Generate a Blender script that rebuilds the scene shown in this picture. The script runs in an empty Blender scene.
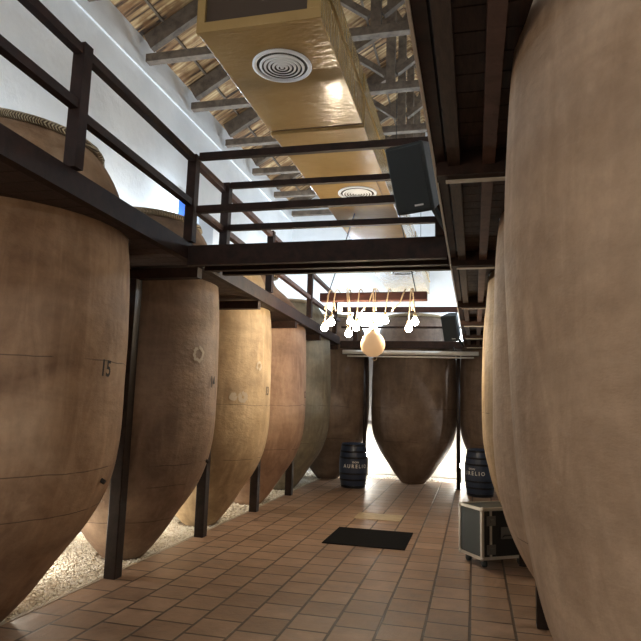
import bpy, bmesh, math, random
from mathutils import Vector, Matrix

random.seed(7)
S = bpy.context.scene
COL = S.collection
PI = math.pi

# ------------------------------------------------------------------ camera
cam = bpy.data.objects.new('camera', bpy.data.cameras.new('camera'))
COL.objects.link(cam)
f = 604.6
Yv = Vector((474.3 - 320.5, 408 - 320.5, f)).normalized()
Xv = -Vector((-2060 - 320.5, 331 - 320.5, f))
Xv = (Xv - Xv.dot(Yv) * Yv).normalized()
Zv = Xv.cross(Yv)
R3 = Matrix((Xv, Yv, Zv))            # world = R3 @ (right, down, forward)
c0, c1, c2 = R3.col[0], R3.col[1], R3.col[2]
M = Matrix.Identity(4)
for i in range(3):
    M[i][0] = c0[i]; M[i][1] = -c1[i]; M[i][2] = -c2[i]
M[2][3] = 1.65
cam.matrix_world = M
cam.data.sensor_width = 36
cam.data.lens = f / 641 * 36
cam.data.clip_start = .05
S.camera = cam

# ------------------------------------------------------------------ world, exposure
w = bpy.data.worlds.new('world'); S.world = w; w.use_nodes = True
w.node_tree.nodes['Background'].inputs[0].default_value = (.8, .85, 1, 1)
w.node_tree.nodes['Background'].inputs[1].default_value = .05
S.view_settings.view_transform = 'Standard'
S.view_settings.look = 'None'
S.view_settings.exposure = 0
S.view_settings.gamma = 1
S.view_settings.use_curve_mapping = False

WARM = (1, .72, .42); COOL = (.76, .89, 1); NEUT = (1, .90, .74)

def lamp(name, loc, power, color, size=.1):
    d = bpy.data.lights.new(name, 'POINT'); d.energy = power; d.color = color; d.shadow_soft_size = size
    o = bpy.data.objects.new(name, d); o.location = loc; COL.objects.link(o); return o

def area(name, loc, target, power, color, sx, sy):
    d = bpy.data.lights.new(name, 'AREA'); d.shape = 'RECTANGLE'; d.size = sx; d.size_y = sy
    d.energy = power; d.color = color
    o = bpy.data.objects.new(name, d); o.location = loc
    o.rotation_euler = (Vector(target) - Vector(loc)).to_track_quat('-Z', 'Y').to_euler()
    COL.objects.link(o); return o

# added warm point light, assumed behind the camera, lighting the near vats
lamp('assumed_warm_fill', (-1.5, -1.6, 2.5), 102, (1, .79, .56), .35)
# unseen area light behind the camera, cool light for the upper room
area('upper_cool_light', (-1.37, -2.6, 6.2), (-2.2, 8, 5.6), 60, COOL, 4, 1.0)
# assumed floodlights standing on the gravel behind the vats (their housings are built below)
ASSUMED_FLOOR_LAMPS = [(-4.45, 5.0, .28, 36), (-4.45, 6.95, .28, 32), (-4.45, 8.85, .28, 16), (-4.45, 10.7, .28, 16),
               (1.75, 5.2, .28, 10), (1.75, 8.9, .28, 10)]
BACK_LAMPS = [(-2.45, 14.45, .50, 80), (-.30, 14.3, .36, 80)]
# uplights beside the mouths of the vats, against the left and back walls
WALL_LAMPS = [(-4.5, 3.0, 3.5, 50), (-4.5, 5.05, 3.5, 62), (-4.5, 7.0, 3.5, 85), (-4.5, 8.45, 4.40, 45), (-4.5, 10.75, 3.5, 140),
              (-2.95, 14.82, 3.5, 150), (-.42, 14.82, 3.1, 200), (2.0, 4.0, 3.2, 120), (2.0, 7.1, 3.2, 120), (2.0, .6, 3.2, 120), (-4.5, 12.5, 4.3, 110), (2.0, 12.3, 4.3, 320)]  # unseen right-wall lamps light the roof; last two added to brighten back vat tops

# ------------------------------------------------------------------ materials
def mat(name, col=(.5, .5, .5), rough=.6, metal=0, emit=None, strength=0):
    m = bpy.data.materials.new(name); m.use_nodes = True
    b = m.node_tree.nodes['Principled BSDF']
    b.inputs['Base Color'].default_value = (*col, 1)
    b.inputs['Roughness'].default_value = rough
    b.inputs['Metallic'].default_value = metal
    if emit:
        b.inputs['Emission Color'].default_value = (*emit, 1)
        b.inputs['Emission Strength'].default_value = strength
    return m

class NT:
    """small node helper"""
    def __init__(s, m): s.m = m; s.t = m.node_tree; s.b = s.t.nodes['Principled BSDF']
    def n(s, typ, **kw):
        x = s.t.nodes.new(typ)
        for k, v in kw.items(): setattr(x, k, v)
        return x
    def l(s, a, b): s.t.links.new(a, b)
    def coord(s, scale=(1, 1, 1), rnd=True, loc=(0, 0, 0)):
        tc = s.n('ShaderNodeTexCoord'); mp = s.n('ShaderNodeMapping')
        mp.inputs['Scale'].default_value = scale
        mp.inputs['Location'].default_value = loc
        if rnd:
            oi = s.n('ShaderNodeObjectInfo'); mul = s.n('ShaderNodeVectorMath', operation='SCALE')
            add = s.n('ShaderNodeVectorMath', operation='ADD')
            cb = s.n('ShaderNodeCombineXYZ')
            for i in range(3): s.l(oi.outputs['Random'], cb.inputs[i])
            s.l(cb.outputs[0], mul.inputs[0]); mul.inputs['Scale'].default_value = 17
            s.l(tc.outputs['Object'], add.inputs[0]); s.l(mul.outputs[0], add.inputs[1]); s.l(add.outputs[0], mp.inputs[0])
        else:
            s.l(tc.outputs['Object'], mp.inputs[0])
        return mp.outputs[0]
    def noise(s, vec, scale, detail=4, rough=.55, dist=0):
        x = s.n('ShaderNodeTexNoise'); s.l(vec, x.inputs['Vector'])
        x.inputs['Scale'].default_value = scale; x.inputs['Detail'].default_value = detail
        x.inputs['Roughness'].default_value = rough; x.inputs['Distortion'].default_value = dist
        return x.outputs['Fac']
    def ramp(s, fac, stops):
        r = s.n('ShaderNodeValToRGB'); s.l(fac, r.inputs[0])
        e = r.color_ramp.elements
        while len(e) < len(stops): e.new(.5)
        for k, (p, c) in enumerate(stops):
            e[k].position = p; e[k].color = (*c, 1) if len(c) == 3 else c
        return r.outputs[0]
    def mix(s, fac, a, b, mode='MIX'):
        x = s.n('ShaderNodeMix', data_type='RGBA', blend_type=mode)
        if isinstance(fac, (int, float)): x.inputs[0].default_value = fac
        else: s.l(fac, x.inputs[0])
        for q, i in ((a, 6), (b, 7)):
            if isinstance(q, tuple): x.inputs[i].default_value = (*q, 1)
            else: s.l(q, x.inputs[i])
        return x.outputs[2]
    def bump(s, h, strength=.3, dist=.02):
        x = s.n('ShaderNodeBump'); s.l(h, x.inputs['Height'])
        x.inputs['Strength'].default_value = strength; x.inputs['Distance'].default_value = dist
        s.l(x.outputs[0], s.b.inputs['Normal'])
    def color(s, c): s.l(c, s.b.inputs['Base Color'])

def clay(name, lo, mid, hi, pale=.35, seams=(.9, 1.6)):
    m = mat(name, mid, .72); t = NT(m)
    big = t.noise(t.coord((1, 1, 1)), 1.4, 4, .6, .6)
    c = t.ramp(big, [(.3, lo), (.52, mid), (.74, hi)])
    streak = t.noise(t.coord((3, 3, .5)), 1.8, 4, .6, 1.2)
    c = t.mix(t.ramp(streak, [(.42, (0, 0, 0)), (.72, (pale,) * 3)]), c, tuple(min(1, v * 1.5) for v in hi))
    band = t.noise(t.coord((.45, .45, 1.9)), 1.3, 3, .6, .8)
    c = t.mix(t.ramp(band, [(.45, (0, 0, 0)), (.72, (.45,) * 3)]), c, tuple(v * .7 for v in lo))
    fine = t.noise(t.coord((1, 1, .8)), 16, 5, .7)
    c = t.mix(.35, c, t.ramp(fine, [(.35, (.55, .55, .55)), (.65, (1.0, 1.0, 1.0))]), 'MULTIPLY')
    tc = t.n('ShaderNodeTexCoord'); sp = t.n('ShaderNodeSeparateXYZ'); t.l(tc.outputs['Object'], sp.inputs[0])
    wv = t.noise(t.coord((1, 1, 1)), 1.7, 2); br = t.noise(t.coord((1.5, 1.5, .4)), 2.3, 2)
    for z0 in seams:
        a = t.n('ShaderNodeMath', operation='MULTIPLY_ADD'); t.l(wv, a.inputs[0]); a.inputs[1].default_value = .07; t.l(sp.outputs['Z'], a.inputs[2])
        d = t.n('ShaderNodeMath', operation='COMPARE'); t.l(a.outputs[0], d.inputs[0]); d.inputs[1].default_value = z0 + .035; d.inputs[2].default_value = .0035
        k = t.n('ShaderNodeMath', operation='MULTIPLY'); t.l(d.outputs[0], k.inputs[0]); t.l(t.ramp(br, [(.40, (0, 0, 0)), (.5, (.75,) * 3)]), k.inputs[1])
        c = t.mix(k.outputs[0], c, tuple(v * .28 for v in lo))
    t.color(c)
    t.bump(t.noise(t.coord((2.2, 2.2, 4)), 4, 6, .62), .35, .03)
    return m

CLAY = {
    'brown':  clay('clay_brown', (.19, .10, .05), (.35, .21, .117), (.48, .32, .195), .35, (1.13, .84, 1.9)),
    'dark':   clay('clay_dark', (.15, .095, .062), (.25, .165, .11), (.36, .255, .175), .3, (1.0, .78, .4)),
    'tan':    clay('clay_tan', (.32, .225, .13), (.48, .35, .205), (.60, .46, .29), .4),
    'red':    clay('clay_red', (.22, .125, .08), (.33, .20, .13), (.43, .29, .20)),
    'olive':  clay('clay_olive', (.13, .11, .075), (.21, .18, .125), (.30, .255, .18)),
    'rose':   clay('clay_rose', (.34, .235, .16), (.47, .345, .245), (.59, .455, .34), .3, (.86,)),
    'umber':  clay('clay_umber', (.10, .066, .046), (.165, .112, .08), (.26, .185, .135), .25),
}
def wood(name, a, b, rough=.6, stretch=(1, 1, 1), sc=9):
    m = mat(name, a, rough); t = NT(m)
    n = t.noise(t.coord(stretch), sc, 5, .65, .3)
    t.color(t.ramp(n, [(.35, a), (.68, b)])); t.bump(n, .25, .01)
    return m
DARKWOOD = wood('dark_stained_wood', (.013, .006, .0045), (.034, .014, .009), .65)
DARKWOOD.node_tree.nodes['Principled BSDF'].inputs['Specular IOR Level'].default_value = .25
DECKWOOD = wood('deck_board_wood', (.022, .011, .008), (.055, .029, .020), .65, (6, 1, 1))
REDWOOD = wood('reddish_wood', (.035, .009, .007), (.065, .020, .014), .55)
RAILWOOD = wood('railing_brown_wood', (.055, .024, .018), (.11, .055, .042), .6)
OLDWOOD = wood('weathered_beam_wood', (.085, .062, .045), (.19, .145, .105), .8, (1, 1, 1), 7)
POSTPAINT = wood('post_dark_paint', (.016, .011, .010), (.034, .022, .018), .45)
PALEWOOD = wood('greyed_pale_wood', (.16, .135, .12), (.30, .26, .23), .7)
LIPMETAL = mat('pale_metal_strip', (.50, .46, .40), .4, .3)

def whitewash(name, a, b):
    m = mat(name, a, .85); t = NT(m)
    n = t.noise(t.coord((1, 1, 1), False), 1.1, 6, .6)
    t.color(t.ramp(n, [(.35, b), (.6, a)]))
    t.bump(t.noise(t.coord((1, 1, 1), False), 5, 6, .55), .22, .05)
    return m
WALL = whitewash('whitewashed_plaster', (.80, .82, .84), (.72, .74, .76))
DADO = whitewash('white_dado', (.86, .85, .80), (.80, .78, .72))

m = mat('cane_roof', (.4, .26, .13), .8); t = NT(m)
v = t.coord((1.1, 15, 1.1), False)
n1 = t.noise(v, 1.0, 2, .5)
c = t.ramp(n1, [(.36, (.03, .016, .008)), (.45, (.24, .135, .06)), (.57, (.46, .30, .14)), (.72, (.68, .52, .30))])
n2 = t.noise(t.coord((2.4, 3, 2.4), False), 1.6, 4, .6)
c = t.mix(t.ramp(n2, [(.46, (0, 0, 0)), (.62, (.75,) * 3)]), c, (.20, .095, .035))
t.color(c); t.bump(n1, 1.0, .03)
CANE = m

m = mat('ochre_duct_paint', (.40, .235, .06), .2); t = NT(m)
n = t.noise(t.coord((1, 1, 1), False), 2.0, 3, .5)
t.color(t.ramp(n, [(.3, (.29, .185, .068)), (.7, (.37, .245, .10))]))
t.bump(t.noise(t.coord((1.3, 3.0, .3), False), 7, 2, .5), .4, .012)
t.b.inputs['Coat Weight'].default_value = .3; t.b.inputs['Coat Roughness'].default_value = .12
DUCT = m
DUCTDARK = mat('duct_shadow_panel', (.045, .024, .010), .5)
DUCTSEAM = mat('duct_dark_seam', (.10, .05, .02), .6)

# terracotta tiles
m = mat('terracotta_tiles', (.4, .25, .17), .5); t = NT(m)
br = t.n('ShaderNodeTexBrick'); br.offset = .5; br.offset_frequency = 2; br.squash = 1
tc = t.n('ShaderNodeTexCoord'); sep = t.n('ShaderNodeSeparateXYZ'); cb = t.n('ShaderNodeCombineXYZ')
t.l(tc.outputs['Object'], sep.inputs[0])
wob = t.n('ShaderNodeMath', operation='ADD'); wn = t.noise(t.coord((1, 1, 1), False), 1.3, 1)
wm = t.n('ShaderNodeMath', operation='MULTIPLY'); t.l(wn, wm.inputs[0]); wm.inputs[1].default_value = .03
t.l(sep.outputs['Y'], wob.inputs[0]); t.l(wm.outputs[0], wob.inputs[1])
addx = t.n('ShaderNodeMath', operation='ADD'); t.l(sep.outputs['X'], addx.inputs[0]); addx.inputs[1].default_value = 20.17
t.l(wob.outputs[0], cb.inputs[0]); t.l(addx.outputs[0], cb.inputs[1])
t.l(cb.outputs[0], br.inputs['Vector'])
br.inputs['Scale'].default_value = 1; br.inputs['Brick Width'].default_value = .325; br.inputs['Row Height'].default_value = .33
br.inputs['Mortar Size'].default_value = .013; br.inputs['Mortar Smooth'].default_value = .35; br.inputs['Bias'].default_value = -.1
br.inputs['Color1'].default_value = (.42, .285, .20, 1); br.inputs['Color2'].default_value = (.29, .19, .13, 1)
br.inputs['Mortar'].default_value = (.085, .055, .038, 1)
nn = t.noise(t.coord((1, 1, 1), False), 5, 6, .65)
c = t.mix(.75, br.outputs['Color'], t.ramp(nn, [(.3, (.5, .47, .44)), (.65, (1.05, 1.05, 1.05))]), 'MULTIPLY')
n5 = t.noise(t.coord((1, 1, 1), False), .9, 4, .6)
c = t.mix(.6, c, t.ramp(n5, [(.35, (.62, .6, .58)), (.62, (1, 1, 1))]), 'MULTIPLY')
t.color(c)
hm = t.n('ShaderNodeMath', operation='MULTIPLY_ADD'); t.l(br.outputs['Fac'], hm.inputs[0]); hm.inputs[1].default_value = -1
n9 = t.noise(t.coord((1, 1, 1), False), 14, 4, .6); t.l(n9, hm.inputs[2])
t.bump(hm.outputs[0], .5, .012)
rr = t.ramp(nn, [(.3, (.38,) * 3), (.7, (.62,) * 3)]); t.l(rr, t.b.inputs['Roughness'])
TILES = m

m = mat('gravel_stone', (.72, .66, .55), .85); t = NT(m)
vo = t.n('ShaderNodeTexVoronoi'); vo.inputs['Scale'].default_value = 24; t.l(t.coord((1, 1, 1), False), vo.inputs['Vector'])
t.color(t.ramp(vo.outputs['Color'], [(.1, (.60, .54, .44)), (.5, (.80, .76, .66)), (.9, (.90, .88, .82))]))
GRAVEL = m
BED = mat('gravel_bed', (.42, .37, .30), .9)

BLACKRUBBER = mat('black_mat_rubber', (.006, .006, .007), 1)
BLACKRUBBER.node_tree.nodes['Principled BSDF'].inputs['Specular IOR Level'].default_value = .1
POSTPAINT.node_tree.nodes['Principled BSDF'].inputs['Specular IOR Level'].default_value = .2
BLACKPAINT = mat('black_stencil_paint', (.02, .015, .012), .8)
BLACKPLASTIC = mat('speaker_black', (.012, .019, .022), .5)
GRILLE = mat('speaker_grille', (.010, .016, .019), .6)
SILVER = mat('silver_badge', (.8, .8, .82), .3, .6)
ALU = mat('aluminium_edge', (.62, .60, .55), .35, .75)
CASEPANEL = mat('case_grey_panel', (.03, .045, .05), .45)
CASEBLACK = mat('case_black_panel', (.010, .010, .011), .5)
CASEGREY = mat('case_grey_latch', (.16, .15, .14), .45, .5)
NAVY = wood('navy_barrel_wood', (.018, .028, .058), (.030, .044, .085), .38)
HOOP = mat('barrel_hoop', (.016, .018, .024), .38, .5)
WHITEPAINT = mat('white_lettering', (.72, .72, .70), .6)
VENTWHITE = mat('vent_white', (.92, .94, .96), .5)
VENTDARK = mat('vent_dark', (.04, .035, .03), .7)
CREAM = mat('cream_rope', (.72, .58, .38), .8)
SOCKET = mat('cream_socket', (.60, .45, .26), .5)
BULB = mat('glowing_bulb', (1, .9, .7), .3, 0, (1, .82, .58), 210)
WORKLAMP = mat('work_lamp_globe', (1, 1, 1), .3, 0, (1, .95, .85), 430)
LAMPEMIT = mat('lamp_lens_warm', (1, 1, 1), .3, 0, (1, .93, .80), 40)
LAMPCOOL = mat('lamp_lens_cool', (1, 1, 1), .3, 0, (.92, .97, 1), 14)
PEACH = mat('peach_shade', (.85, .62, .40), .55)
PEACH.node_tree.nodes['Principled BSDF'].inputs['Emission Color'].default_value = (1, .62, .32, 1)
PEACH.node_tree.nodes['Principled BSDF'].inputs['Emission Strength'].default_value = .32
SCREEN = mat('screen_case_white', (.74, .72, .68), .4)
BLUESIGN = mat('blue_sign', (.05, .16, .62), .5)
GREYDOOR = mat('pale_grey_door', (.46, .50, .56), .6)
SLAB = wood('pale_stone_slab', (.40, .32, .20), (.52, .43, .28), .6)
m = mat('plaited_rim', (.42, .33, .2), .8); t = NT(m)
wv = t.n('ShaderNodeTexWave'); wv.inputs['Scale'].default_value = 26; wv.inputs['Distortion'].default_value = 2
tcc = t.n('ShaderNodeTexCoord'); t.l(tcc.outputs['Object'], wv.inputs['Vector'])
t.color(t.ramp(wv.outputs['Fac'], [(.25, (.10, .06, .03)), (.7, (.56, .45, .28))])); t.bump(wv.outputs['Fac'], .8, .01)
RIM = m
LIDWOOD = wood('lid_wood', (.30, .24, .16), (.46, .38, .27), .75)
CHALK = mat('chalk_mark', (.52, .44, .34), .9)
CABLE = mat('dark_cable', (.02, .02, .02), .6)

# ------------------------------------------------------------------ mesh helpers
def link(name, bm, material, parent=None, smooth=False):
    me = bpy.data.meshes.new(name); bm.to_mesh(me); bm.free()
    if material: me.materials.append(material)
    if smooth:
        for p in me.polygons: p.use_smooth = True
    o = bpy.data.objects.new(name, me); COL.objects.link(o)
    if parent: o.parent = parent
    return o
def sub(o, loc):
    """move an unparented part's mesh so its coordinates are local to loc"""
    o.data.transform(Matrix.Translation(-Vector(loc))); return o
def thing(name, label, cat, loc=(0, 0, 0), rotz=0, group=None):
    o = bpy.data.objects.new(name, None); COL.objects.link(o); o.location = loc; o.rotation_euler = (0, 0, rotz)
    o['label'] = label; o['category'] = cat
    if group: o['group'] = group
    return o
def tag(o, label, cat, group=None, kind=None):
    o['label'] = label; o['category'] = cat
    if group: o['group'] = group
    if kind: o['kind'] = kind
    return o
def struct(o, label=None):
    o['kind'] = 'structure'
    if label: o['label'] = label; o['category'] = 'building'
    return o
def B(): return bmesh.new()
def box(bm, x0, x1, y0, y1, z0, z1):
    v = [bm.verts.new(p) for p in [(x0, y0, z0), (x1, y0, z0), (x1, y1, z0), (x0, y1, z0), (x0, y0, z1), (x1, y0, z1), (x1, y1, z1), (x0, y1, z1)]]
    for q in [(0, 3, 2, 1), (4, 5, 6, 7), (0, 1, 5, 4), (1, 2, 6, 5), (2, 3, 7, 6), (3, 0, 4, 7)]: bm.faces.new([v[i] for i in q])
    return bm
def beam(bm, a, b, wd, ht, up=(0, 0, 1)):
    """rectangular bar from a to b, centred on the line"""
    a, b = Vector(a), Vector(b); d = (b - a).normalized(); u = Vector(up)
    s = d.cross(u).normalized(); u = s.cross(d).normalized()
    v = []
    for p in (a, b):
        for i, j in ((-1, -1), (1, -1), (1, 1), (-1, 1)): v.append(bm.verts.new(p + s * wd / 2 * i + u * ht / 2 * j))
    for q in [(0, 1, 2, 3), (7, 6, 5, 4), (0, 4, 5, 1), (1, 5, 6, 2), (2, 6, 7, 3), (3, 7, 4, 0)]: bm.faces.new([v[i] for i in q])
    bmesh.ops.recalc_face_normals(bm, faces=bm.faces)
    return bm
def tube(bm, pts, r, n=8, cap=True):
    pts = [Vector(p) for p in pts]; rings = []
    up = Vector((0, 0, 1)); 
    for i, p in enumerate(pts):
        d = (pts[min(i + 1, len(pts) - 1)] - pts[max(i - 1, 0)]).normalized()
        u = up if abs(d.z) < .95 else Vector((1, 0, 0))
        s = d.cross(u).normalized(); q = s.cross(d).normalized()
        rings.append([bm.verts.new(p + (s * math.cos(2 * PI * k / n) + q * math.sin(2 * PI * k / n)) * r) for k in range(n)])
    for a, b in zip(rings, rings[1:]):
        for k in range(n): bm.faces.new([a[k], a[(k + 1) % n], b[(k + 1) % n], b[k]])
    if cap: bm.faces.new(rings[0][::-1]); bm.faces.new(rings[-1])
    bmesh.ops.recalc_face_normals(bm, faces=bm.faces)
    return bm
def lathe(bm, prof, n=48, wob=None, closed=False):
    rings = []
    for r, z in prof:
        if r < 1e-5: rings.append([bm.verts.new((0, 0, z))]); continue
        ring = []
        for k in range(n):
            a = 2 * PI * k / n; rr = r * (wob(a, z) if wob else 1)
            ring.append(bm.verts.new((rr * math.cos(a), rr * math.sin(a), z)))
        rings.append(ring)
    prs = list(zip(rings, rings[1:])) + ([(rings[-1], rings[0])] if closed else [])
    for a, b in prs:
        if len(a) == 1 and len(b) == 1: continue
        for k in range(n):
            k2 = (k + 1) % n
            if len(a) == 1: bm.faces.new([a[0], b[k2], b[k]])
            elif len(b) == 1: bm.faces.new([a[k], a[k2], b[0]])
            else: bm.faces.new([a[k], a[k2], b[k2], b[k]])
    bmesh.ops.recalc_face_normals(bm, faces=bm.faces)
    return bm
def bevel(o, wd=.01, seg=2):
    md = o.modifiers.new('bevel', 'BEVEL'); md.width = wd; md.segments = seg; md.limit_method = 'ANGLE'; return o
def text_mesh(s, size):
    cu = bpy.data.curves.new('txt', 'FONT'); cu.body = s; cu.size = size; cu.align_x = 'CENTER'; cu.align_y = 'CENTER'; cu.resolution_u = 3; cu.offset = size * .022
    o = bpy.data.objects.new('txt', cu); COL.objects.link(o)
    bpy.context.view_layer.update()
    me = bpy.data.meshes.new_from_object(o.evaluated_get(bpy.context.evaluated_depsgraph_get()))
    bpy.data.objects.remove(o); bpy.data.curves.remove(cu)
    bm = bmesh.new(); bm.from_mesh(me); bpy.data.meshes.remove(me)
    return bm

# ------------------------------------------------------------------ the setting
XL, XR, Y0, YB = -4.7, 2.22, -3.2, 15.0
ZT = 6.9                                            # top of the side walls
RX, RZ = -1.24, 8.95                                # ridge
GX = -3.30                                          # edge between tiles and gravel
struct(link('floor', box(B(), GX, .62, Y0, 14.0, -.12, 0), TILES))
struct(link('wall_left', box(B(), XL - .3, XL, Y0, YB, -.12, ZT), WALL))
struct(link('wall_right', box(B(), XR, XR + .3, Y0, YB, -.12, ZT), WALL))
def gable(y0, y1, name):
    bm = B(); pts = [(XL - .3, -.12), (XR + .3, -.12), (XR + .3, ZT + .12), (RX, RZ + .05), (XL - .3, ZT + .12)]
    a = [bm.verts.new((x, y0, z)) for x, z in pts]; b = [bm.verts.new((x, y1, z)) for x, z in pts]
    bm.faces.new(a); bm.faces.new(b[::-1])
    for i in range(5): bm.faces.new([a[i], b[i], b[(i + 1) % 5], a[(i + 1) % 5]])
    bmesh.ops.recalc_face_normals(bm, faces=bm.faces)
    struct(link(name, bm, WALL))
gable(YB, YB + .3, 'wall_back'); gable(Y0 - .3, Y0, 'wall_front')
# cornice ledge along the top of the left and right walls
struct(link('trim_1', box(B(), XL, XL + .03, Y0, YB, 6.40, 6.60), WALL))
struct(link('trim_2', box(B(), XR - .03, XR, Y0, YB, 6.40, 6.60), WALL))
struct(link('trim_3', box(B(), XL, XR, YB - .06, YB, 0, 1.18), DADO))
struct(link('trim_4', box(B(), GX - .035, GX, Y0, 14.0, -.12, .004), BED))
# gravel beds
bm = B(); box(bm, XL, GX - .036, Y0, YB, -.14, -.035); box(bm, GX - .036, XR, 14.01, YB, -.14, -.035); box(bm, .63, XR, Y0, 14.0, -.14, -.035)
struct(link('floor_gravel_bed', bm, BED))
# roof
sl = (RZ - ZT) / (RX - XL)
bm = B()
for x0, x1 in ((XL - .35, RX), (XR + .35, RX)):
    za = RZ - abs(RX - x0) * sl
    p = [(x0, Y0 - .3, za), (x1, Y0 - .3, RZ), (x1, YB + .3, RZ), (x0, YB + .3, za)]
    a = [bm.verts.new(q) for q in p]; b = [bm.verts.new((q[0], q[1], q[2] + .12)) for q in p]
    bm.faces.new(a); bm.faces.new(b[::-1])
    for i in range(4): bm.faces.new([a[i], b[i], b[(i + 1) % 4], a[(i + 1) % 4]])
bmesh.ops.recalc_face_normals(bm, faces=bm.faces)
ceil = struct(link('ceiling', bm, CANE))
bm = B()
for sgn, wallx in ((-1, XL), (1, XR)):
    for k in range(7):
        dx = .12 + k * .5
        x = RX + sgn * dx; z = RZ - dx * sl - .02
        beam(bm, (x, Y0, z), (x, YB, z), .035, .03)
lath = link('roof_batten', bm, OLDWOOD, ceil)
# pale grey door on the left walkway
dr = struct(link('door_1', box(B(), XL, XL + .05, 9.38, 9.98, 3.03, 4.85), GREYDOOR))

# gravel (loose stones)
ico = [(0, 0, 1), (.894, 0, .447), (.276, .851, .447), (-.724, .526, .447), (-.724, -.526, .447), (.276, -.851, .447),
       (.724, .526, -.447), (-.276, .851, -.447), (-.894, 0, -.447), (-.276, -.851, -.447), (.724, -.526, -.447), (0, 0, -1)]
icf = [(0, 1, 2), (0, 2, 3), (0, 3, 4), (0, 4, 5), (0, 5, 1), (1, 6, 2), (2, 7, 3), (3, 8, 4), (4, 9, 5), (5, 10, 1),
       (6, 7, 2), (7, 8, 3), (8, 9, 4), (9, 10, 5), (10, 6, 1), (11, 7, 6), (11, 8, 7), (11, 9, 8), (11, 10, 9), (11, 6, 10)]
VATS_XY = []
gv, gf = [], []
def stones(x0, x1, y0, y1, step, smin, smax):
    tips = [(-3.60, 3.88, .30)] + [(-3.66, q, .27) for q in (6.05, 7.92, 9.78, 11.62)] + [(-3.22, 13.62, .27)]
    ny = int((y1 - y0) / step); nx = int((x1 - x0) / step)
    for i in range(nx):
        for j in range(ny):
            x = x0 + (i + random.random()) * step; y = y0 + (j + random.random()) * step
            x = min(max(x, x0 + .015), x1 - .015)
            if any((x - a) ** 2 + (y - b) ** 2 < c * c for a, b, c in tips): continue
            r = random.uniform(smin, smax); sx, sy, sz = r * random.uniform(.8, 1.3), r * random.uniform(.8, 1.3), r * random.uniform(.5, .8)
            a = random.random() * PI; ca, sa = math.cos(a), math.sin(a); b0 = len(gv)
            z = -.028 + random.random() * .014
            for px, py, pz in ico:
                px *= sx; py *= sy
                gv.append((x + px * ca - py * sa, y + px * sa + py * ca, z + pz * sz))
            gf.extend([(p + b0, q + b0, s + b0) for p, q, s in icf])
stones(-4.68, GX - .04, 3.0, 8.4, .0235, .009, .016)
stones(-4.68, GX - .04, 8.4, 14.9, .046, .018, .028)
stones(GX, .6, 14.03, 14.9, .05, .02, .03)
me = bpy.data.meshes.new('gravel'); me.from_pydata(gv, [], gf); me.materials.append(GRAVEL)
gr = bpy.data.objects.new('gravel', me); COL.objects.link(gr)
tag(gr, 'pale crushed stone gravel spread beneath the clay vats', 'gravel', kind='stuff')

# ------------------------------------------------------------------ clay vats
PROF = [(.0, -.03), (.20, -.03), (.24, .0), (.39, .18), (.56, .44), (.71, .66), (.81, .87), (.87, 1.08), (.90, 1.34), (.905, 1.7),
        (.90, 2.2), (.885, 2.6), (.86, 2.9), (.82, 3.12), (.76, 3.32), (.68, 3.48), (.60, 3.585)]
PROFN = PROF[:13] + [(.81, 3.08), (.70, 3.26), (.52, 3.46), (.36, 3.60), (.29, 3.70), (.27, 3.80), (.30, 3.86)]
def smooth_prof(P, n=4):
    out = P[:3]
    Q = P[2:]
    for i in range(len(Q) - 1):
        p0 = Q[max(i - 1, 0)]; p1 = Q[i]; p2 = Q[i + 1]; p3 = Q[min(i + 2, len(Q) - 1)]
        for k in range(1, n + 1):
            s = k / n
            out.append(tuple(.5 * ((2 * p1[d]) + (-p0[d] + p2[d]) * s + (2 * p0[d] - 5 * p1[d] + 4 * p2[d] - p3[d]) * s * s + (-p0[d] + 3 * p1[d] - 3 * p2[d] + p3[d]) * s ** 3) for d in (0, 1)))
    return out
def rad(z, sc, P=PROF):
    for (r0, z0), (r1, z1) in zip(P[1:], P[2:]):
        if z0 <= z <= z1: return sc * (r0 + (r1 - r0) * (z - z0) / (z1 - z0))
    return sc * .8
PROFR = [(0, -.03), (.2, -.03), (.24, 0), (.36, .18), (.52, .44), (.67, .66), (.77, .87), (.81, 1.0), (.84, 1.17), (.876, 1.44), (.9, 1.97), (.9, 2.4), (.885, 2.75),
         (.862, 3.05), (.82, 3.36), (.76, 3.62), (.68, 3.80), (.60, 3.90)]
def make_vat(x, y, label, m, sc=1.0, neck=False, seed=0, group=None, tall=False):
    t = thing('clay_vat', label, 'vat', (x, y, 0), 0, group)
    P = smooth_prof(PROFR if tall else PROFN if neck else PROF)
    lift = .315 if tall else 0
    rnd = random.Random(seed); ph = [rnd.random() * 6.28 for _ in range(6)]
    def wob(a, z):
        return sc * (1 + .002 * math.sin(2 * a + ph[0] + z * .7) + .002 * math.sin(3 * a + ph[1] - z * 1.4) + .0018 * math.sin(5 * z + ph[2] + a) + .0012 * math.sin(11 * z + ph[3]))
    b = link('vat_body', lathe(B(), P, 72, wob), m, t, True)
    if neck:
        link('rim', lathe(B(), [(.31, 3.78), (.36, 3.79), (.37, 3.87), (.31, 3.89)], 40, None, True), RIM, t, True)
        link('lid', lathe(B(), [(0, 3.89), (.33, 3.89), (.33, 3.93), (0, 3.95)], 32), LIDWOOD, t)
    else:
        s = sc
        link('rim', lathe(B(), [(a * s, b + lift) for a, b in ((.60, 3.575), (.63, 3.578), (.64, 3.60), (.63, 3.625), (.60, 3.63))], 64, lambda a, z: 1 + .006 * math.sin(a * 40), True), RIM, t, True)
        link('lid', lathe(B(), [(a * s, b + lift) for a, b in ((0, 3.60), (.595, 3.60), (.60, 3.65), (.3, 3.70), (0, 3.71))], 48), LIDWOOD, t)
    return t
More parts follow.
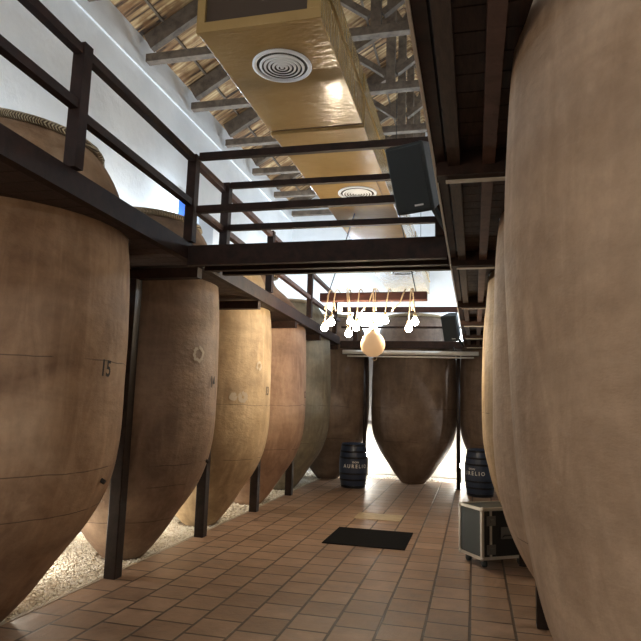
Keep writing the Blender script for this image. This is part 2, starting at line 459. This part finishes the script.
def wrap(bm, t, deg, z, sc, m, name, off=.006, rot=0.0, sx=1.0, P=PROF):
    for v in bm.verts:
        x, yv = v.co.x * sx, v.co.y
        x, yv = x * math.cos(rot) - yv * math.sin(rot), x * math.sin(rot) + yv * math.cos(rot)
        zz = z + yv; r = rad(zz, sc, P) * 1.009 + off
        a = math.radians(deg) + x / r
        v.co = (r * math.cos(a), r * math.sin(a), zz)
    return link(name, bm, m, t)
def tap(t, deg, z, sc):
    """dark wooden bung in the lower belly"""
    a = math.radians(deg); r = rad(z, sc) - .012; d = Vector((math.cos(a), math.sin(a), -.55)).normalized()
    p = Vector((r * math.cos(a), r * math.sin(a), z)); 
    return link('bung', tube(B(), [p, p + d * .05], .017, 10), BLACKPAINT, t)
def ring_mark(t, deg, z, sc, r0, r1, seed):
    rnd = random.Random(seed); bm = B(); n = 28; a_ = []; b_ = []
    for k in range(n):
        a = 2 * PI * k / n; j = 1 + rnd.uniform(-.12, .12)
        a_.append(bm.verts.new((r0 * j * math.cos(a), r0 * j * math.sin(a), 0))); b_.append(bm.verts.new((r1 * j * math.cos(a), r1 * j * math.sin(a), 0)))
    for k in range(n):
        if rnd.random() < .12: continue
        bm.faces.new([a_[k], b_[k], b_[(k + 1) % n], a_[(k + 1) % n]])
    wrap(bm, t, deg, z, sc, CHALK, 'chalk_ring', .003)
v15 = make_vat(-3.60, 3.88, 'huge brown clay vat numbered 15, nearest on the left', CLAY['brown'], 1.10, seed=3)
wrap(text_mesh('15', .165), v15, .2, 1.85, 1.10, BLACKPAINT, 'painted_number', rot=-.05, sx=.8); tap(v15, 9.5, 1.05, 1.10)
v14 = make_vat(-3.66, 6.05, 'dark brown clay vat numbered 14 behind the nearest left vat', CLAY['dark'], seed=5)
wrap(text_mesh('14', .17), v14, 2.5, 1.84, 1, BLACKPAINT, 'painted_number', sx=.8); tap(v14, 12, 1.0, 1.0); ring_mark(v14, -16, 2.12, 1, .05, .085, 1)
v13 = make_vat(-3.66, 7.92, 'pale tan clay vat with two white round marks, third on left', CLAY['tan'], seed=8)
wrap(text_mesh('13', .16), v13, -2, 1.79, 1, BLACKPAINT, 'painted_number', sx=.8); ring_mark(v13, -43, 1.70, 1, .0, .055, 2); ring_mark(v13, -34, 1.70, 1, .02, .075, 3); ring_mark(v13, -17, 2.12, 1, .03, .06, 4)
v12 = make_vat(-3.66, 9.78, 'reddish clay vat, fourth on the left, with a narrow neck', CLAY['red'], neck=True, seed=11)
wrap(text_mesh('12', .15), v12, 1.5, 1.78, 1, BLACKPAINT, 'painted_number', sx=.8)
make_vat(-3.66, 11.62, 'olive-brown clay vat, last of the left row by the corner', CLAY['olive'], seed=13)
make_vat(-3.22, 13.62, 'dark clay vat standing in the back left corner', CLAY['umber'], seed=17)
make_vat(-1.30, 13.64, 'dark clay vat with pointed base centred at the end of the aisle', CLAY['umber'], 1.035, seed=19)
make_vat(.60, 13.62, 'dark clay vat at the back right behind the thin pole', CLAY['umber'], seed=23)
make_vat(1.13, 2.25, 'huge pinkish brown clay vat filling the right edge of view', CLAY['rose'], 1.13, seed=29, tall=True)
make_vat(1.03, 4.27, 'tan clay vat, second in the right row', CLAY['rose'], seed=31)
make_vat(1.00, 6.14, 'pale clay vat, third in the right row behind the flight case', CLAY['tan'], seed=37)
make_vat(1.00, 8.00, 'light tan clay vat, fourth in the right row', CLAY['tan'], seed=41)
make_vat(1.02, 9.87, 'clay vat deepest in the right row, mostly hidden', CLAY['rose'], seed=43)
HOLES = [(-3.60, 3.88, .955), (-3.66, 6.05, .87), (-3.66, 7.92, .87), (-3.66, 9.78, .87), (-3.66, 11.62, .87), (-3.22, 13.62, .9), (-1.3, 13.64, .93), (.6, 13.62, .9)]

# ------------------------------------------------------------------ support posts
PY = [5.21, 7.07, 8.93, 10.72]
names = ['thick dark post standing between vats 15 and 14',
         'dark square post standing between vat 14 and the pale tan vat', 'dark square post between the pale tan vat and the reddish vat',
         'dark square post between the reddish vat and the olive-brown vat']
for y, lb in zip(PY, names):
    t = thing('support_post', lb, 'post', (-3.24, y, 0), 0, 'square posts under the left walkway')
    bevel(link('shaft', box(B(), -.06, .06, -.06, .06, 0, 2.80), POSTPAINT, t), .008)
rn = ['dark post between second and third right vats behind the flight case',
      'dark post between third and fourth right vats', 'dark post between fourth and fifth right vats', 'dark post behind the fifth right vat']
for y, lb in zip([5.18, 7.07, 8.93, 10.86], rn):
    t = thing('support_post', lb, 'post', (.50, y, 0), 0, 'square posts under the right walkway')
    bevel(link('shaft', box(B(), -.045, .045, -.045, .045, 0, 2.80), POSTPAINT, t), .008)
for x, lb in ((-2.27, 'thin dark pole rising behind the left barrel'), (-.32, 'thin dark pole beside the right barrel')):
    t = thing('support_pole', lb, 'pole', (x, 12.93, 0), 0, 'thin poles under the back walkway')
    link('shaft', tube(B(), [(0, 0, 0), (0, 0, 2.79)], .04, 16), POSTPAINT, t, True)
    link('base_plate', box(B(), -.07, .07, -.07, .07, 0, .012), POSTPAINT, t)

# ------------------------------------------------------------------ walkways
ZB, ZF = 2.90, 3.06                       # fascia bottom / top
def ex(y): return -2.41 - .036 * (y - 2.5)      # inner edge of the left walkway
YW0, YW1 = -1.2, 12.55
def boards_x(bm, xa, xb, y0, y1, z0, z1, wdt=.16, holes=HOLES):
    """boards running across x, cut round the vats"""
    y = y0
    while y < y1 - .02:
        ya, yb = y + .004, min(y + wdt, y1) - .004
        segs = [((xa(ya), xa(yb)), (xb(ya), xb(yb)))]
        for hx, hy, hr in holes:
            dy = 0 if ya <= hy <= yb else min(abs(ya - hy), abs(yb - hy))
            if dy >= hr: continue
            h = [math.sqrt(max(0, hr * hr - (q - hy) ** 2)) for q in (ya, yb)]
            lo = (hx - h[0], hx - h[1]); hi = (hx + h[0], hx + h[1]); n2 = []
            for s0, s1 in segs:
                if max(hi) <= min(s0) or min(lo) >= max(s1): n2.append((s0, s1)); continue
                if max(s0) < min(lo): n2.append((s0, (min(lo[0], s1[0]), min(lo[1], s1[1]))))
                if max(hi) < min(s1): n2.append(((max(hi[0], s0[0]), max(hi[1], s0[1])), s1))
            segs = n2
        for s0, s1 in segs:
            if min(s1[0] - s0[0], s1[1] - s0[1]) > .01:
                v = [bm.verts.new(p) for z in (z0, z1) for p in ((s0[0], ya, z), (s1[0], ya, z), (s1[1], yb, z), (s0[1], yb, z))]
                for q in [(0, 3, 2, 1), (4, 5, 6, 7), (0, 1, 5, 4), (1, 2, 6, 5), (2, 3, 7, 6), (3, 0, 4, 7)]: bm.faces.new([v[k] for k in q])
        y += wdt
    return bm
t = thing('walkway', 'dark wooden raised walkway along the left row of vats', 'walkway', (-2.6, 5, ZB))
L0 = Vector((-2.6, 5, ZB))
def part(name, bm, m, t, sm=False):
    o = link(name, bm, m, None, sm); o.data.transform(Matrix.Translation(-Vector(t.location))); o.parent = t; return o
part('edge_beam', beam(B(), (ex(YW0) - .035, YW0, (ZB + ZF) / 2), (ex(12.5) - .035, 12.5, (ZB + ZF) / 2), .07, ZF - ZB), DARKWOOD, t)
part('deck', boards_x(B(), lambda y: XL + .02, lambda y: ex(y) - .075, YW0, YW1, 2.925, 2.965), DECKWOOD, t)
for y in [1.5] + PY + [12.5]:
    for hx0, hx1 in (((XL + .02, ex(y) - .075),) if y != 12.5 else ((-3.0, ex(y) - .08),)):
        part('joist', box(B(), hx0, hx1 + .04, y - .05, y + .05, 2.80, 2.897), DARKWOOD, t)

RXE = -.19
t = thing('walkway', 'dark wooden raised walkway along the right row of vats', 'walkway', (0, 5, ZB))
part('edge_beam', box(B(), RXE, RXE + .05, YW0, YW1, ZB, ZF), DARKWOOD, t)
part('edge_strip', box(B(), RXE - .014, RXE - .001, YW0, YW1, ZB - .006, ZB + .07), LIPMETAL, t)
part('deck', boards_x(B(), lambda y: RXE + .055, lambda y: .19 if y < 3.1 else XR - .02, YW0, YW1, 2.955, 2.99, .14, [(1.13, 2.25, .985), (1.03, 4.27, .858), (1, 6.14, .858), (1, 8, .858), (1.02, 9.87, .858)]), DECKWOOD, t)
part('bearer', box(B(), -.125, -.065, YW0, YW1, 2.875, 2.953), DECKWOOD, t)
part('bearer', box(B(), .045, .105, YW0, YW1, 2.875, 2.953), RAILWOOD, t)
for y in (1.2, 3.08, 5.14, 7.3, 8.95, 10.6, 12.2):
    part('joist', box(B(), RXE + .005, .46, y - .05, y + .05, 2.828, 2.953), DARKWOOD, t)
    part('joist_lip', box(B(), RXE + .05, .40, y + .015, y + .05, 2.818, 2.827), LIPMETAL, t)

# cross walkway
YA, YC = 4.87, 5.65
CB, CF = 2.83, 3.0
t = thing('walkway', 'dark footbridge crossing the aisle overhead between both walkways', 'walkway', (-1.4, YA, CB))
xa, xb = ex(YA) + .005, RXE - .02
part('edge_beam', box(B(), xa, xb, YA - .03, YA + .03, CB + .01, CF + .02), DARKWOOD, t)
part('edge_beam', box(B(), xa, xb, YC - .03, YC + .03, CB + .09, CF + .02), DARKWOOD, t)
bm = B(); y = YA + .035
while y < YC - .04:
    box(bm, xa, xb, y + .003, min(y + .145, YC - .033) - .003, CF - .05, CF - .012); y += .145
part('deck', bm, DECKWOOD, t)
part('bearer', box(B(), xa, xb, YA + .33, YA + .39, CF - .13, CF - .052), DARKWOOD, t)
# back walkway
t = thing('walkway', 'dark walkway spanning the back above the projection screen', 'walkway', (-1.4, 12.7, ZB))
part('edge_beam', box(B(), ex(12.7), .5, 12.60, 12.67, 2.84, 2.99), DARKWOOD, t)
part('deck', boards_x(B(), lambda y: ex(12.6) - .3, lambda y: 1.5, 12.68, 14.95, 2.93, 2.97), DECKWOOD, t)

# railings
HR = 3.90
def railing(name_label, pts_posts, rails, base, tw=.085, m=DARKWOOD, group=None):
    t = thing('railing', name_label, 'railing', pts_posts[0][0:2] + (base,))
    for (x, y, z0, z1) in pts_posts:
        part('post', box(B(), x - tw / 2, x + tw / 2, y - tw / 2, y + tw / 2, z0, z1), m, t)
    for nm, a, b, wd, ht, mm in rails:
        part(nm, beam(B(), a, b, wd, ht), mm, t)
    return t
ys = [1.35, 3.13, 4.87, 7.35, 9.65, 11.9]
def rx(y): return ex(y) - .002
posts = [(rx(y), y, ZF + .001, 3.89 if y == 3.13 else 3.88) for y in ys]
def seg(y0, y1, z, m, nm='handrail', wd=.06, ht=.06): return (nm, (rx(y0), y0, z), (rx(y1), y1, z), wd, ht, m)
rails = [seg(-1.2, 3.085, 3.84, DARKWOOD), seg(3.175, 4.825, 3.84, DARKWOOD), seg(4.915, 12.4, 3.83, RAILWOOD),
         seg(-1.2, 3.085, 3.47, DARKWOOD, 'mid_rail'), seg(3.175, 4.825, 3.42, DARKWOOD, 'mid_rail'), seg(4.915, 12.4, 3.40, RAILWOOD, 'mid_rail')]
railing('dark wooden railing running along the left walkway', posts, rails, ZF)
xe = rx(YA) + .06
posts = [(-.26, YA, CF + .022, 3.86)]
railing('dark railing on the near side of the footbridge', posts,
        [('handrail', (xe, YA, 3.865), (-.305, YA, 3.85), .05, .065, DARKWOOD), ('mid_rail', (xe, YA, 3.36), (-.305, YA, 3.36), .05, .065, DARKWOOD)], CF)
xf = -2.50
posts = [(xf, YC, CF + .022, 3.90), (-.26, YC, CF + .022, 3.88)]
railing('dark railing on the far side of the footbridge', posts,
        [('handrail', (xf + .045, YC, 3.875), (-.305, YC, 3.86), .05, .06, DARKWOOD), ('mid_rail', (xf + .045, YC, 3.42), (-.305, YC, 3.41), .05, .06, DARKWOOD)], CF)
posts = [(-2.46, 12.64, 2.992, 3.62)]
railing('reddish railing on the back walkway in front of the pale vat tops', posts,
        [('handrail', (ex(12.7) + .02, 12.585, 3.66), (RXE - .02, 12.585, 3.64), .05, .12, REDWOOD), ('mid_rail', (ex(12.7) + .02, 12.58, 3.28), (RXE - .02, 12.58, 3.27), .035, .04, DARKWOOD)], 2.99)

# ------------------------------------------------------------------ roof trusses
TY = [2.95 + 1.46 * k for k in range(9)]
TN = ['over the front end of the duct', 'second from the front', 'third from the front', 'fourth from the front', 'fifth from the front', 'sixth from the front', 'seventh from the front', 'eighth from the front', 'closest to the back wall']
for y, nm in zip(TY, TN):
    t = thing('roof_truss', 'weathered timber roof truss %s' % nm, 'roof truss', (RX, y, 6.5), 0, 'timber trusses under the cane roof')
    part('tie_beam', box(B(), XL + .101, XR - .101, y - .06, y + .06, 6.48, 6.60), OLDWOOD, t)
    for sgn, wx in ((-1, XL), (1, XR)):
        x0 = wx - sgn * .10; z0 = RZ - abs(RX - x0) * sl - .17
        part('rafter', beam(B(), (x0, y, z0), (RX + sgn * .05, y, RZ - .05 * sl - .17), .11, .25), OLDWOOD, t)
        x1 = RX + sgn * 1.5; z1 = RZ - 1.5 * sl - .23
        part('strut', beam(B(), (RX + sgn * .09, y, 6.78), (x1, y, z1), .09, .09), OLDWOOD, t)
        part('queen_post', box(B(), x1 + sgn * .12 - .045, x1 + sgn * .12 + .045, y - .045, y + .045, 6.605, RZ - 1.6 * sl - .25), OLDWOOD, t)
    part('king_post', box(B(), RX - .07, RX + .07, y - .05, y + .05, 6.605, RZ - .28), OLDWOOD, t)

# ------------------------------------------------------------------ air duct
DX0, DX1, DY0, DY1, DZ0, DZ1 = -2.025, -1.06, 3.90, 14.92, 4.40, 4.95
duct = thing('air_duct', 'long glossy ochre air duct hanging above the aisle', 'air duct', (-1.54, 3.9, 4.4))
bm = B()
sec = [(3.906, 5.56), (5.60, 7.9), (7.94, 11.2), (11.24, 14.92)]
for k, (a, b) in enumerate(sec):
    ins = .0 if k != 2 else .012
    box(bm, DX0 + ins, DX1 - ins, a, b, DZ0 + ins, DZ1)
bevel(part('duct_body', bm, DUCT, duct), .007, 2)
for a, b in ((5.56, 5.60), (7.90, 7.94), (11.20, 11.24)): part('seam', box(B(), DX0 + .01, DX1 - .01, a, b, DZ0 + .012, DZ1 - .01), DUCTSEAM, duct)
bevel(part('collar', box(B(), DX0 - .01, DX1 + .01, 5.61, 5.70, DZ0 - .018, DZ1 + .01), DUCT, duct), .008)
bm = B(); box(bm, DX0 - .004, DX1 + .004, 3.86, 3.905, DZ0 - .004, DZ0 + .075); box(bm, DX0 - .004, DX1 + .004, 3.86, 3.905, DZ1 - .07, DZ1 + .004)
box(bm, DX0 - .004, DX0 + .06, 3.86, 3.905, DZ0 + .076, DZ1 - .071); box(bm, DX1 - .10, DX1 + .004, 3.86, 3.905, DZ0 + .076, DZ1 - .071)
part('end_flange', bm, DUCT, duct)
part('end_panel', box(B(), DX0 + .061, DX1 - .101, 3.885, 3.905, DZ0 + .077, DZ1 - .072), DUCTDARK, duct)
part('side_rib', box(B(), DX1 + .001, DX1 + .02, 3.95, 14.9, DZ0 + .30, DZ0 + .32), DUCT, duct)
part('plenum', box(B(), DX0 + .1, DX1 - .1, 7.0, 7.86, DZ0 - .03, DZ0 + .002), DUCT, duct)
for y in (4.41, 8.79, 13.17):
    for x in (DX0 + .08, DX1 - .08): part('hanger_rod', tube(B(), [(x, y + (.06 if y > 9 else 0), DZ1), (x, y, 6.475)], .006, 6), CABLE, duct)
def vent(x, y, z, r, label):
    t = thing('round_vent', label, 'air vent', (x, y, z), 0, 'round white diffusers under the duct')
    link('vent_frame', lathe(B(), [(r, -.001), (r * 1.0, -.012), (r * .93, -.02), (r * .86, -.012), (r * .86, -.001)], 56, None, True), VENTWHITE, t, True)
    link('vent_back', lathe(B(), [(0, -.001), (r * .86, -.001), (r * .86, -.003), (0, -.003)], 48), VENTDARK, t)
    for k in range(5):
        q = r * (.76 - k * .14)
        link('vent_ring', lathe(B(), [(q, -.016), (q - .019 * r / .25, -.024), (q - .021 * r / .25, -.021), (q, -.012)], 48, None, True), VENTWHITE, t, True)
    link('vent_hub', lathe(B(), [(0, -.006), (r * .08, -.006), (r * .06, -.022), (0, -.024)], 24), VENTWHITE, t, True)
vent(-1.525, 4.42, DZ0, .245, 'round white slatted vent nearest under the ochre duct')
vent(-1.46, 7.42, DZ0 - .031, .25, 'round white vent seen between the footbridge rails')
vent(-1.42, 12.35, DZ0, .25, 'round white vent at the far end of the duct')

# ------------------------------------------------------------------ plank with hanging bulbs
PYB = 8.02
pl = thing('hanging_plank', 'dark red plank slung across the aisle holding the bulb cords', 'plank', (-1.35, PYB, 3.0))
bevel(part('board', box(B(), -2.06, -.60, PYB - .07, PYB + .07, 3.045, 3.158), REDWOOD, pl), .006)
for x in (-1.95, -.75):
    part('cable', tube(B(), [(x, PYB, 3.166), (x + (.28 if x < -1 else -.28), PYB + .3, 4.6 if x < -5 else 4.39)], .007, 6), CABLE, pl)
def arc(p, q, h, n=10):
    p, q = Vector(p), Vector(q); out = []
    for k in range(n + 1):
        s = k / n; v = p.lerp(q, s); v.z += h * 4 * s * (1 - s); out.append(v)
    return out
YF = PYB - .12
bulbs = [(-1.965, 2.665, .0, 'leftmost glowing bulb on the plank, hanging lowest of its pair'), (-1.865, 2.735, .03, 'second glowing bulb from left, slightly higher than its neighbour'),
         (-1.61, 2.745, .0, 'third glowing bulb from the left'), (-1.525, 2.665, .02, 'fourth glowing bulb from the left'),
         (-1.60, 2.57, .14, 'low glowing bulb under the third from the left'), (-1.29, 2.66, .06, 'glowing bulb just above the peach globe'),
         (-1.14, 2.76, .0, 'bright bulb right above and beside the peach globe'), (-.83, 2.655, .0, 'lower bulb of the right-hand pair'),
         (-.745, 2.735, .03, 'rightmost and higher glowing bulb on the plank')]
for k, (x, z, dy, lb) in enumerate(bulbs):
    y = YF - dy
    t = thing('pendant_bulb', lb, 'light bulb', (x, y, z), 0, 'bulbs hanging from the plank')
    bmm = B(); prof = [(0, -.047)] + [(.047 * math.sin(a), -.047 * math.cos(a)) for a in [PI * i / 10 for i in range(1, 8)]] + [(.028, .046), (.02, .058)]
    part('bulb', None, None, t) if False else link('bulb', lathe(bmm, prof, 20), BULB, t, True)
    link('socket', lathe(B(), [(0, .052), (.024, .053), (.024, .10), (.012, .115), (0, .116)], 14), SOCKET, t, True)
    tw = random.uniform(-.05, .05)
    up = 3.19 - z
    pts = [(0, 0, .113)] + [(tw * s, .0, .113 + (up - .14) * s) for s in (.3, .6, 1.0)]
    pts += [(tw * 1.1, .05, up + .005), (tw * 1.2, dy + .12, up + .015), (tw * 1.3, dy + .20, up), (tw * 1.6, dy + .215, up - .15), (tw * 2, dy + .22, up - .26)]
    link('cord', tube(B(), pts, .008, 6), CREAM, t, True)
def loop(x0, x1, z1, lb, zq):
    t = tag(link('rope_loop', tube(B(), [Vector(v) for v in [(x0, YF + .02, 3.19), (x0 - .03, YF - .015, 3.10), (x0 + (x1 - x0) * .35, YF - .04, 2.99), (x0 + (x1 - x0) * .75, YF - .03, z1 + .05), (x1, YF - .01, z1)]], .009, 6), CREAM, None, True), lb, 'rope', 'loose ropes tied round the plank')
loop(-1.30, -1.46, 2.88, 'pale rope end slanting down left from the plank middle', 0)
loop(-.88, -1.06, 2.88, 'pale rope end slanting down left between the right bulbs', 0)
loop(-1.90, -1.97, 2.92, 'short pale rope tail at the left end of the plank', 0)
# peach globe
gx, gy, gz = -1.27, 7.72, 2.43
t = thing('globe_pendant', 'round peach-coloured globe hanging below the bulb plank', 'pendant', (gx, gy, gz))
link('globe', lathe(B(), [(0, -.165)] + [(.158 * math.sin(a) * (1 + .05 * math.cos(a)), -.165 * math.cos(a)) for a in [PI * i / 20 for i in range(1, 19)]] + [(.035, .17), (.03, .20), (0, .202)], 36), PEACH, t, True)
link('cord', tube(B(), [(0, 0, .20), (.01, .02, .45), (.0, .16, .765), (0, .28, .775), (0, .43, .765), (0, .45, .6)], .008, 6), CREAM, t, True)
link('hook', tube(B(), [(.02, 0, -.155), (.0, 0, -.195), (.02, 0, -.215), (.05, 0, -.20), (.06, 0, -.155)], .006, 6), CREAM, t, True)

# ------------------------------------------------------------------ loudspeakers
def speaker(c, yaw, pitch, label):
    t = thing('loudspeaker', label, 'loudspeaker', c, 0, 'black loudspeakers on the right walkway edge')
    rot = Matrix.Rotation(yaw, 4, 'Z') @ Matrix.Rotation(pitch, 4, 'X')   # front faces -Y
    w_, h_, d_ = .32, .52, .30
    def loc(bm): bm.transform(rot); return bm
    bm = B(); f_ = [(-w_ / 2, 0, -h_ / 2), (w_ / 2, 0, -h_ / 2), (w_ / 2, 0, h_ / 2), (-w_ / 2, 0, h_ / 2)]
    b_ = [(-w_ * .3, d_, -h_ * .46), (w_ * .3, d_, -h_ * .46), (w_ * .3, d_, h_ * .46), (-w_ * .3, d_, h_ * .46)]
    a = [bm.verts.new(p) for p in f_]; b = [bm.verts.new(p) for p in b_]
    bm.faces.new(a); bm.faces.new(b[::-1])
    for i in range(4): bm.faces.new([a[i], b[i], b[(i + 1) % 4], a[(i + 1) % 4]])
    bmesh.ops.recalc_face_normals(bm, faces=bm.faces)
    bevel(link('cabinet', loc(bm), BLACKPLASTIC, t), .018, 3)
    bevel(link('grille', loc(box(B(), -w_ / 2 + .02, w_ / 2 - .02, -.014, -.0005, -h_ / 2 + .02, h_ / 2 - .02)), GRILLE, t), .006)
    link('badge', loc(box(B(), .015, .085, -.020, -.0145, -h_ / 2 + .055, -h_ / 2 + .068)), SILVER, t)
    # wall bracket back to the walkway edge
    p = rot @ Vector((.06, .20, -h_ * .46)); q = Vector((RXE - .02 - c[0], .34, -.30))
    bm = B(); beam(bm, p, q, .035, .035); bm2 = link('bracket', bm, BLACKPLASTIC, t)
    return t
speaker((-.47, 4.40, 3.345), -.363, .45, 'black loudspeaker tilted down beside the near footbridge')
speaker((-.45, 11.85, 3.15), -.30, .45, 'black loudspeaker further away near the back walkway')

# ------------------------------------------------------------------ projection screen case
t = thing('projection_screen', 'rolled-up white projection screen hung across the back', 'projection screen', (-1.3, 12.5, 2.72))
part('screen_case', tube(B(), [(-2.70, 12.52, 2.745), (.09, 12.50, 2.725)], .045, 16), SCREEN, t, True)
part('bottom_bar', tube(B(), [(-2.60, 12.52, 2.66), (.0, 12.50, 2.645)], .018, 10), SCREEN, t, True)
for x in (-2.3, -.4): part('hanger', box(B(), x - .012, x + .012, 12.50, 12.599, 2.79, 2.86), BLACKPLASTIC, t)

# ------------------------------------------------------------------ barrels
def barrel(x, y, deg, label):
    t = thing('barrel', label, 'barrel', (x, y, 0), 0, 'navy barrels with white lettering')
    h = .87
    def br_(z): s = (z / h - .5) * 2; return .285 - .05 * s * s
    P = [(0, .03), (.215, .03), (.22, 0), (.235, 0)] + [(br_(h * i / 14), h * i / 14) for i in range(1, 14)] + [(.235, h), (.22, h), (.215, h - .03), (0, h - .03)]
    link('barrel_body', lathe(B(), P, 56, lambda a, z: 1 - .006 * (abs(math.sin(a * 13)) < .12)), NAVY, t, True)
    for z in (.035, .16, .28, .59, .71, .835):
        r0, r1 = br_(z - .018), br_(z + .018)
        link('hoop', lathe(B(), [(r0 - .002, z - .018), (r0 + .005, z - .018), (r1 + .005, z + .018), (r1 - .002, z + .018)], 56, None, True), HOOP, t, True)
    def put(s, size, z, sx, nm):
        bm = text_mesh(s, size)
        bmesh.ops.subdivide_edges(bm, edges=bm.edges, cuts=1)
        for v in bm.verts:
            zz = z + v.co.y; r = br_(zz) + .005; a = math.radians(deg) + v.co.x * sx / r
            v.co = (r * math.cos(a), r * math.sin(a), zz)
        link(nm, bm, WHITEPAINT, t)
    put('A U R E L I O', .098, .43, .90, 'lettering'); put('DON', .045, .51, 1.3, 'small_lettering')
    return t
barrel(-2.38, 12.32, -70, 'navy barrel with white AURELIO lettering, beside the left vats')
barrel(.10, 12.24, -122, 'navy barrel with lettering partly hidden behind the right vats')

# ------------------------------------------------------------------ flight case
fc = thing('flight_case', 'black wheeled flight case with aluminium edges by the right vats', 'flight case', (.07, 6.76, .0), math.atan2(.576, .817))
# local frame: x along the front, y to the back; corner at the origin
W_, D_, Zb, Zt = .62, .42, .085, .61
bevel(link('case_body', box(B(), .012, W_ - .012, .012, D_ - .012, Zb + .012, Zt - .012), CASEBLACK, fc), .004)
bevel(link('side_panel', box(B(), .006, .0115, .04, D_ - .04, Zb + .04, Zt - .04), CASEPANEL, fc), .001)
link('top_panel', box(B(), .04, W_ - .04, .04, D_ - .04, Zt - .0115, Zt - .006), CASEPANEL, fc)
bm = B(); e = .03
for x in (0, W_ - e):
    for y in (0, D_ - e): box(bm, x, x + e, y, y + e, Zb, Zt)
for x in (0, W_ - e):
    for z in (Zb, Zt - e): box(bm, x + .001, x + e - .001, e, D_ - e, z, z + e)
for y in (0, D_ - e):
    for z in (Zb, Zt - e): box(bm, e, W_ - e, y + .001, y + e - .001, z, z + e)
link('edge_trim', bm, ALU, fc)
for x, y, z in [(a, b, c) for a in (.018, W_ - .018) for b in (.018, D_ - .018) for c in (Zb + .018, Zt - .018)]:
    bm = B(); bmesh.ops.create_icosphere(bm, subdivisions=2, radius=.028, matrix=Matrix.Translation((x, y, z))); link('corner_ball', bm, ALU, fc, True)
link('lid_seam', box(B(), .105, .125, -.004, .011, Zb + .03, Zt - .03), ALU, fc)
for z in (.19, .48):
    o = bevel(link('butterfly_latch', box(B(), .06, .17, -.010, .0, z - .05, z + .05), CASEGREY, fc), .004)
    link('latch_wing', beam(B(), (.095, -.017, z), (.135, -.017, z), .012, .03), CASEGREY, o)
o = bevel(link('handle_plate', box(B(), .24, .40, -.006, .004, .29, .41), CASEGREY, fc), .004)
link('handle', tube(B(), [(.26, -.006, .31), (.26, -.028, .33), (.38, -.028, .33), (.38, -.006, .31)], .008, 8), CASEBLACK, o, True)
for x in (.08, W_ - .08):
    for y in (.07, D_ - .07):
        o = link('caster', tube(B(), [(x - .016, y, .036), (x + .016, y, .036)], .036, 18), BLACKPLASTIC, fc, True)
        link('caster_fork', box(B(), x - .024, x + .024, y - .02, y + .02, .062, .084), CASEGREY, o)

# ------------------------------------------------------------------ mat and slab
o = bevel(link('floor_mat', box(B(), -1.77, -.78, 7.28, 8.27, .001, .012), BLACKRUBBER), .004)
tag(o, 'flat black rubber mat lying on the tiles mid aisle', 'mat')
o = bevel(link('floor_slab', box(B(), -1.72, -1.04, 9.0, 9.5, .001, .008), SLAB), .003)
tag(o, 'pale flat slab set on the tiles beyond the black mat', 'slab')

# ------------------------------------------------------------------ lamp housings
def flood(x, y, z, pw, tx, ty, label, group, cool=False, color=NEUT):
    a = math.atan2(ty - y, tx - x)
    if cool: bl = .30 - .13 if y > 14 else .19
    t = thing('floodlight', label, 'floodlight', (x, y, z), a, group)
    bevel(link('housing', box(B(), -.05, .0, -.08, .08, -.06, .06), BLACKPLASTIC, t), .006)
    link('lens', box(B(), .001, .006, -.07, .07, -.05, .05), LAMPCOOL if cool else LAMPEMIT, t)
    if cool: link('bracket', box(B(), -bl, -.051, -.02, .02, -.02, .02), BLACKPLASTIC, t)
    else: link('stand', box(B(), -.045, -.02, -.05, .05, -z - .02, -.061), BLACKPLASTIC, t)
    d = Vector((math.cos(a), math.sin(a), .0)) * .11
    lamp('floodlight_glow', (x + d.x, y + d.y, z + .02), pw, color, .06)
fl = ['between the nearest vat and vat 14', 'between vat 14 and the pale tan vat', 'between the pale tan and reddish vats', 'between the reddish and olive-brown vats', 'right side behind the flight case', 'right side behind the fourth vat']
for (x, y, z, pw), lb in zip(ASSUMED_FLOOR_LAMPS, fl):
    flood(x, y, z, pw, x + (1 if x < 0 else -1), y, 'assumed small floodlight low against the wall, ' + lb, 'assumed floodlights low behind the vats')
for (x, y, z, pw), lb in zip(BACK_LAMPS, ['left', 'right']):
    t = thing('work_lamp', 'bare glowing lamp low before the back wall, %s of the centre vat' % lb, 'lamp', (x, y, 0), 0, 'lamps before the back wall')
    link('lamp_globe', lathe(B(), [(0, z - .05)] + [(.05 * math.sin(q), z - .05 * math.cos(q)) for q in [PI * i / 10 for i in range(1, 10)]] + [(0, z + .05)], 20), WORKLAMP, t, True)
    link('stand', tube(B(), [(0, 0, -.02), (0, 0, z - .055)], .012, 8), BLACKPLASTIC, t)
    link('stand_foot', lathe(B(), [(0, -.03), (.09, -.03), (.08, -.015), (0, -.01)], 20), BLACKPLASTIC, t)
wl = ['near the nearest left vat', 'beside the mouth of vat 15', 'beyond the mouth of vat 14', 'above the reddish vat', 'at the far end of the left wall', 'on the back wall left', 'on the back wall by the far loudspeaker', 'unseen on the right wall middle, lighting the roof', 'unseen on the right wall far, lighting the roof', 'unseen on the right wall near, lighting the roof', 'added at the left wall to brighten the back vat tops', 'added at the right wall to brighten the back vat tops']
for (x, y, z, pw), lb in zip(WALL_LAMPS, wl):
    if y > 14: tx, ty = x, y - 1
    else: tx, ty = x + (1 if x < 0 else -1), y
    flood(x, y, z, pw, tx, ty, 'small bright lamp fixed high, ' + lb, 'lamps above the walkways', True, COOL)
# blue sign
t = thing('wall_sign', 'small blue and white sign on the left wall by the railing corner', 'sign', (XL + .001, 8.80, 4.85))
link('sign_board', box(B(), 0, .015, -.13, .13, -.24, .24), VENTWHITE, t)
link('blue_field', box(B(), .0155, .018, -.12, .12, -.23, .07), BLUESIGN, t)
